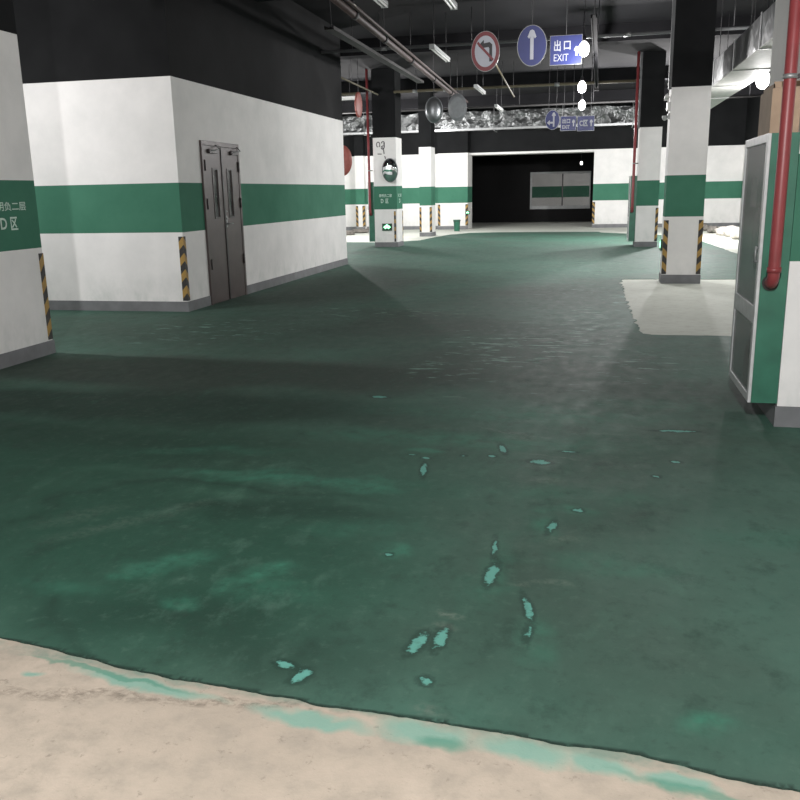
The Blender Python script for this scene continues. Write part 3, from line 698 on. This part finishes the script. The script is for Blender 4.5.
MB().tube([(-3.90,12.6,3.765),(-3.90,19.2,3.765)], .014, 8).tube([(-3.85,12.6,3.765),(-3.85,19.2,3.765)], .014, 8).build('cable', 'signblack', t)
for y in (13,16,19): MB().tube([(-3.945,y,3.74),(-3.985,y,CEIL-.001)], .006, 6).build('hanger_rod', 'wire', t)
def xpipe(y, z, x0, x1, r, mat, label, marks=()):
    t = thing('ceiling_pipe', label, 'pipe', ((x0+x1)/2, y, z))
    MB().tube([(x0,y,z),(x1,y,z)], r, 10).build('pipe_run', mat, t)
    x = x0+.6
    while x < x1:
        MB().tube([(x,y,z+r),(x,y,CEIL-.001)], .007, 6).build('hanger_rod', 'wire', t); x += 2.2
    for m in marks: MB().tube([(m,y,z),(m+.12,y,z)], r*1.3, 10).build('coupling', 'steel', t)
xpipe(16.15, 4.0, BX+.01, 4.9, .030, 'dimgrey', 'thin grey pipe crossing the ceiling just behind the hanging signs', (-4, -1.5, .3))
xpipe(22.75, 3.98, -11.9, -6.2, .04, 'yellowpipe', 'dull yellow pipe section crossing the ceiling left of the mirror pillar', (-7.5,))
xpipe(22.75, 3.98, -5.3, .78, .034, 'yellowpipe', 'dull yellow pipe crossing the ceiling between the mirror pillar and the right pillars', (-4.8, -4.0, -1.2))
xpipe(27.6, 3.95, -11.9, 4.9, .03, 'tray', 'dark thin pipe crossing the ceiling in front of the foil duct')
t = thing('conduit', 'short thin pipe running away behind the no-left-turn sign', 'pipe', (-2.2, 20, 3.8))
MB().tube([(-2.04,17.4,3.8),(-2.26,23.4,3.8)], .018, 8).build('pipe_run', 'yellowpipe', t)
for k in (18, 23): MB().tube([(-2.04-.0367*(k-17.4),k,3.81),(-2.04-.0367*(k-17.4),k,CEIL-.001)], .006, 6).build('hanger_rod', 'wire', t)
t = thing('conduit', 'thin yellowish pipe beyond the white block running toward the mirror pillar', 'pipe', (-5.4, 19, 3.8))
MB().tube([(-5.33,17.45,3.8),(-5.42,21.5,3.8)], .02, 8).build('pipe_run', 'yellowpipe', t)
MB().tube([(-5.37,19,3.815),(-5.37,19,CEIL-.001)], .006, 6).build('hanger_rod', 'wire', t)
t = thing('cable_trunking', 'long pale cable trunking hung to the right of the glowing bulbs', 'trunking', (-.17, 18, 3.8))
MB().box(-.145,-.130,13.2,22.5,3.78,3.82).box(-.215,-.200,13.2,22.5,3.78,3.82).box(-.235,-.115,22.3,22.6,3.765,3.78).box(-.215,-.13,13.2,22.5,3.82,3.825).build('channel', 'ceil', t)
for y in (14, 17, 20, 22.3): MB().tube([(-.175,y,3.826),(-.175,y,CEIL-.001)], .006, 6).build('hanger_rod', 'wire', t)

# unlit battens
def batten(label, x, y0, y1, z=3.8):
    t = thing('batten_light', label, 'light fitting', (x, (y0+y1)/2, z), 'unlit batten lights')
    MB().box(x-.045,x+.045,y0,y1,z+.005,z+.05).build('housing', 'greypaint', t, bevel=.005)
    for s in (-.026,.026): MB().tube([(x+s,y0+.03,z-.012),(x+s,y1-.03,z-.012)], .014, 10).build('tube_lamp', 'whitepl', t)
    for y in (y0+.01, y1-.03): MB().box(x-.045,x+.045,y,y+.02,z-.03,z+.005).build('end_cap', 'greypaint', t)
    for y in (y0+.2, y1-.2): MB().tube([(x,y,z+.05),(x,y,CEIL-.001)], .006, 6).build('hanger_wire', 'wire', t)
batten('unlit batten light at the top edge, between the red-brown pipe and the signs', -2.8, 10.2, 11.6)
batten('unlit batten light hanging left of the no-left-turn sign', -2.83, 15.0, 16.6)
batten('unlit batten light just below and left of the no-left-turn sign', -2.9, 20.8, 22.3)
batten('smallest, farthest unlit batten light before the foil duct', -3.0, 25.7, 27.3)
batten('unlit batten light at the top edge, left of the round signs', -1.96, 10.6, 12.0)
t = thing('batten_light', 'white crosswise batten light seen past the white block', 'light fitting', (-6.4, 22.1, 3.8))
MB().box(-7.2,-6.1,22.05,22.15,3.79,3.85).build('housing', 'whitepl', t, bevel=.005); MB().tube([(-7.15,22.1,3.775),(-6.15,22.1,3.775)], .014, 10).build('tube_lamp', 'whitepl', t)
for x in (-7,-6.3): MB().tube([(x,22.1,3.85),(x,22.1,CEIL-.001)], .006, 6).build('hanger_wire', 'wire', t)

# ------------------------------------------------------------------ hanging signs
def sign_base(label, x, y, z, wires, top):
    t = thing('hanging_sign', label, 'sign', (x, y, z))
    for w_ in wires: MB().tube([(x+w_,y,z+top),(x+w_,y,CEIL-.001)], .006, 6).build('hanger_wire', 'wire', t)
    return t, frame((x, y, z), (1,0,0), (0,0,1))
def arrow_poly(w, h0, h1, hw, hh):   # upright arrow: shaft half width w from h0 to h1, head half width hw, head height hh
    return [(-w,h0),(w,h0),(w,h1-hh*.75),(hw*.6,h1-hh),(hw,h1-hh*.8),(hw*.45,h1-hh*.1),(0,h1),(-hw*.45,h1-hh*.1),(-hw,h1-hh*.8),(-hw*.6,h1-hh),(-w,h1-hh*.75)]
K = 1.0
t, f = sign_base('round red-rimmed sign with crossed-out left turn arrow', -1.543, 12, 3.237, (-.02,), .245)
f = f @ Matrix.Diagonal((.95, 1, .86, 1))
MB().prism(ell(.192,.285), 0, .012, f).build('panel', 'signred', t)
MB().prism(ell(.199,.293), -.006, .006, f).build('rim', 'steel', t)
MB().prism(ell(.148,.226), .012, .014, f).build('white_disc', 'signwhite', t)
MB().prism([(.055,-.15),(.095,-.15),(.095,.095),(.06,.13),(-.02,.115),(-.02,.165),(-.10,.085),(-.03,.01),(-.025,.05),(.045,.06),(.055,.04)], .014, .016, f).build('turn_arrow', 'signblack', t)
MB().prism([(-.118,.115),(-.10,.145),(.118,-.115),(.10,-.145)], .016, .018, f).build('red_bar', 'signred', t)
t, f = sign_base('large round blue sign with a white straight-up arrow', -.935, 12, 3.276, (0,), .25)
f = f @ Matrix.Diagonal((.92, 1, .85, 1))
MB().prism(ell(.20,.288), 0, .012, f).build('panel', 'signblue', t)
m = MB(); e0 = ell(.21,.298); 
m.prism(e0, -.004, .004, f).build('rim', 'steel', t)
MB().prism(arrow_poly(.024,-.20,.23,.062,.13), .012, .015, f).build('arrow', 'signwhite', t)
t, f = sign_base('large blue EXIT sign behind the nearest glowing bulb', -.497, 12, 3.20, (.0,), .19)
MB().box(-.20,.20,0,.012,-.175,.175,f).build('panel', 'signblue', t)
MB().box(-.206,.206,-.003,.006,-.181,.181,f).build('rim', 'steel', t)
mm = text_mb(MB(), '出', .085, .135, f@Matrix.Translation((-.11,0,.055)), .0135, .02); mm = text_mb(mm, '口', .085, .105, f@Matrix.Translation((.015,0,.055)), .0135, .02)
mm = text_mb(mm, 'EXIT', .185, .085, f@Matrix.Translation((-.06,0,-.09)), .0135, -.005); mm.build('lettering', 'signwhite', t)
MB().prism([(x+.135, z-.02) for x, z in arrow_poly(.014,-.055,.06,.036,.06)], .0125, .0145, f).build('arrow', 'signwhite', t)

t, f = sign_base('small round blue sign with straight and left arrows, farther away', -1.30, 24, 3.235, (-.1,.1), .205)
f = f @ Matrix.Diagonal((.95, 1, .91, 1))
MB().prism(ell(.19,.262), 0, .012, f).build('panel', 'signblue', t)
MB().prism(ell(.20,.272), -.004, .004, f).build('rim', 'signwhite', t)
m = MB(); m.prism([(x+.035, z) for x, z in arrow_poly(.022,-.19,.21,.055,.11)], .012, .015, f)
m.prism([(.013,-.10),(.013,-.05),(-.07,-.05),(-.07,0),(-.15,-.075),(-.07,-.15),(-.07,-.10)], .012, .015, f); m.build('arrows', 'signwhite', t)
t, f = sign_base('small far blue EXIT sign between the round sign and the zone C sign', -.885, 24, 3.135, (-.12,.12), .175)
MB().box(-.195,.195,0,.012,-.175,.175,f).build('panel', 'signblue', t); MB().box(-.205,.205,-.004,.004,-.185,.185,f).build('rim', 'signwhite', t)
mm = text_mb(MB(), '出口', .20, .12, f@Matrix.Translation((-.055,0,.06)), .0135, .025); mm = text_mb(mm, 'EXIT', .19, .09, f@Matrix.Translation((-.06,0,-.09)), .0135, .02); mm.build('lettering', 'signwhite', t)
MB().prism([(x+.135, z-.0) for x, z in arrow_poly(.016,-.08,.09,.042,.08)], .012, .0145, f).build('arrow', 'signwhite', t)
t, f = sign_base('far blue sign reading C zone with an up arrow', -.435, 24, 3.12, (-.12,.12), .18)
MB().box(-.21,.21,0,.012,-.18,.18,f).build('panel', 'signblue', t); MB().box(-.22,.22,-.004,.004,-.19,.19,f).build('rim', 'signwhite', t)
mm = text_mb(MB(), 'C区', .22, .16, f@Matrix.Translation((-.055,0,.01)), .0135, .03); mm.build('lettering', 'signwhite', t)
MB().prism([(x+.14, z) for x, z in arrow_poly(.016,-.075,.09,.045,.08)], .012, .0145, f).build('arrow', 'signwhite', t)

# ------------------------------------------------------------------ lamps
def bulb(label, loc, power, r=.062, zl=None, group='bare glowing bulbs', top=CEIL, glow='bulb', rad=.09):
    t = thing('light_bulb', label, 'lamp', loc, group)
    x, y, z = loc
    MB().lathe([(.001,-1.35*r)]+[(r*sin(radians(a)), -1.35*r*cos(radians(a))) for a in range(15,160,15)]+[(r*.3,1.34*r)], 20, Matrix.Translation(loc)).build('bulb_glass', glow, t)
    MB().lathe([(r*.31,1.345*r),(r*.34,1.4*r),(r*.34,2.1*r),(r*.2,2.3*r)], 14, Matrix.Translation(loc)).build('socket', 'signblack', t)
    MB().tube([(x,y,z+2.3*r),(x,y,top-.001)], .006, 6).build('flex', 'signblack', t)
    if power:
        ld = bpy.data.lights.new('bulb_light', 'POINT'); ld.energy = power; ld.shadow_soft_size = rad; ld.color = (1,.972,.972)
        lo = bpy.data.objects.new('bulb_light', ld); COL.objects.link(lo); lo.parent = t; lo.location = (0,0,-1.35*r-rad-.02)
    return t
bulb('nearest bare glowing bulb, in front of the large EXIT sign', (-.262,11.7,3.157), 24, .068)
bulb('middle bare glowing bulb above the far signs', (-.397,17,3.276), 400, .078)
bulb('lowest bare glowing bulb, just above the far blue signs', (-.592,26,3.76), 300, .10)
bulb('round glowing bulb hanging beside the ventilation duct at right', (2.42,15.1,3.06), 110, .105)
# lamps outside the picture: behind the camera and left of the wide pillar
bulb('glowing bulb hanging behind the camera', (-.3,-1.7,4.1), 1850, .08)
bulb('glowing bulb hanging behind the left-hand wide pillar', (-7.8,7.4,3.1), 330, .08)
bulb('unseen fill bulb added in the left bay at the back', (-9.3,27.5,3.2), 700, .08)  # unseen back-bay bulbs, added to brighten the back wall
bulb('unseen fill bulb added in the right bay at the back', (2.3,25.5,3.3), 1300, .08)
bulb('unseen fill bulb added in the right bay, out of the picture', (4.3,12.4,3.8), 150, .08, rad=.3)  # added out of view to lift the bare concrete patch
bulb('unseen fill bulb added behind the mirror pillar', (-6.2,25.2,3.5), 250, .08)  # from here to the slim pillar: hidden bulbs added as fill
bulb('unseen fill bulb added behind the far right pillar', (1.25,25.6,3.4), 250, .08)
bulb('unseen fill bulb added behind the white block', (-7.4,19.0,3.2), 330, .08)
bulb('unseen fill bulb added behind the slim far pillar', (-5.95,30.2,3.5), 330, .07)
bulb('small lamp glowing in the dark bay beyond the gateway', (-.83,38.5,2.52), 2, .055, glow='bulbdim')
bulb('lamp in the hall seen through the far window', (-1.0,45,3.4), 190, .08)

# ------------------------------------------------------------------ small things on the floor
b = thing('paint_bucket', 'green paint bucket standing by the back wall', 'bucket', (-5.2,32.3,0))
MB().lathe([(.10,0),(.105,.01),(.125,.36),(.135,.40),(.135,.42)], 20, Matrix.Translation((-5.2,32.3,0))).build('pail', 'bucket', b)
MB().lathe([(.138,.36),(.138,.385)], 20, Matrix.Translation((-5.2,32.3,0))).build('rim', 'signblack', b)
MB().tube([(-5.2+.138*cos(radians(a)),32.3-.01-.05*sin(radians(a)),.40-.12*sin(radians(a))) for a in range(0,181,15)], .005, 6).build('handle', 'steel', b)
def lump(name, mat, label, cat, loc, size, seed, group, rot=0):
    vs = []; fs = []; nu, nv = 22, 12
    for j in range(nv+1):
        th = pi*j/nv
        for i in range(nu):
            ph = 2*pi*i/nu
            c = Vector((abs(cos(ph))**.7*math.copysign(1,cos(ph))*sin(th)**.7, abs(sin(ph))**.7*math.copysign(1,sin(ph))*sin(th)**.7, cos(th)))
            c *= 1+.28*noise.noise(c*1.6+Vector((seed,0,0)))+.08*noise.noise(c*5+Vector((0,seed,0)))
            vs.append((c.x*size[0], c.y*size[1], max(-.75, c.z)*size[2]))
    for j in range(nv):
        for i in range(nu): fs.append((j*nu+i, (j+1)*nu+i, (j+1)*nu+(i+1)%nu, j*nu+(i+1)%nu))
    mz = min(v[2] for v in vs)
    m = Matrix.Translation((loc[0], loc[1], -mz+.0005+loc[2]))@Matrix.Rotation(rot,4,'Z')
    o = MB().add([v for v in vs], fs, True, m).build(name, mat, loc=(loc[0], loc[1], loc[2]))
    return tag(o, label, cat, group)
lump('rubble_lump', 'rubble', 'dark lump beside the back wall, farthest right of pillar', 'rubble', (3.50,31.0,0), (.14,.3,.12), 1, 'debris along the right wall')
lump('rubble_lump', 'rubble', 'dark lump between the far lump and the pale sacks', 'rubble', (3.56,29.4,0), (.16,.35,.13), 2, 'debris along the right wall')
lump('cement_sack', 'sack', 'pale slumped sack nearest the dark lumps', 'sack', (3.66,28.0,0), (.20,.4,.14), 3, 'pale sacks along the right wall')
lump('cement_sack', 'sack', 'pale slumped sack in the middle of the row by right wall', 'sack', (3.84,27.0,0), (.22,.45,.17), 4, 'pale sacks along the right wall', .2)
lump('cement_sack', 'sack', 'pale slumped sack closest to the glazed cabinet edge', 'sack', (3.86,25.9,0), (.22,.45,.14), 5, 'pale sacks along the right wall', -.2)
lump('rubble_lump', 'rubble', 'flat dark lump next to the white block edge', 'rubble', (-8.75,30.0,0), (.2,.25,.09), 6, 'debris in the left bay')
lump('rubble_lump', 'rubble', 'long flat dark lump left of the mirror pillar cabinet', 'rubble', (-8.75,31.5,0), (.32,.3,.09), 7, 'debris in the left bay')
lump('rubble_lump', 'rubble', 'dark lump just left of the green fire cabinet', 'rubble', (-8.45,32.3,0), (.25,.3,.10), 8, 'debris in the left bay')

# ------------------------------------------------------------------ world and output
wd = bpy.data.worlds.new('world'); SC.world = wd; wd.use_nodes = True
wd.node_tree.nodes['Background'].inputs[0].default_value = (.5,.52,.55,1); wd.node_tree.nodes['Background'].inputs[1].default_value = .02
SC.view_settings.view_transform = 'Standard'; SC.view_settings.look = 'None'; SC.view_settings.gamma = 1; SC.view_settings.exposure = 0.0
SC.view_settings.use_curve_mapping = False
SC.cycles.max_bounces = 8; SC.cycles.diffuse_bounces = 5
SC.cycles.sample_clamp_indirect = 4
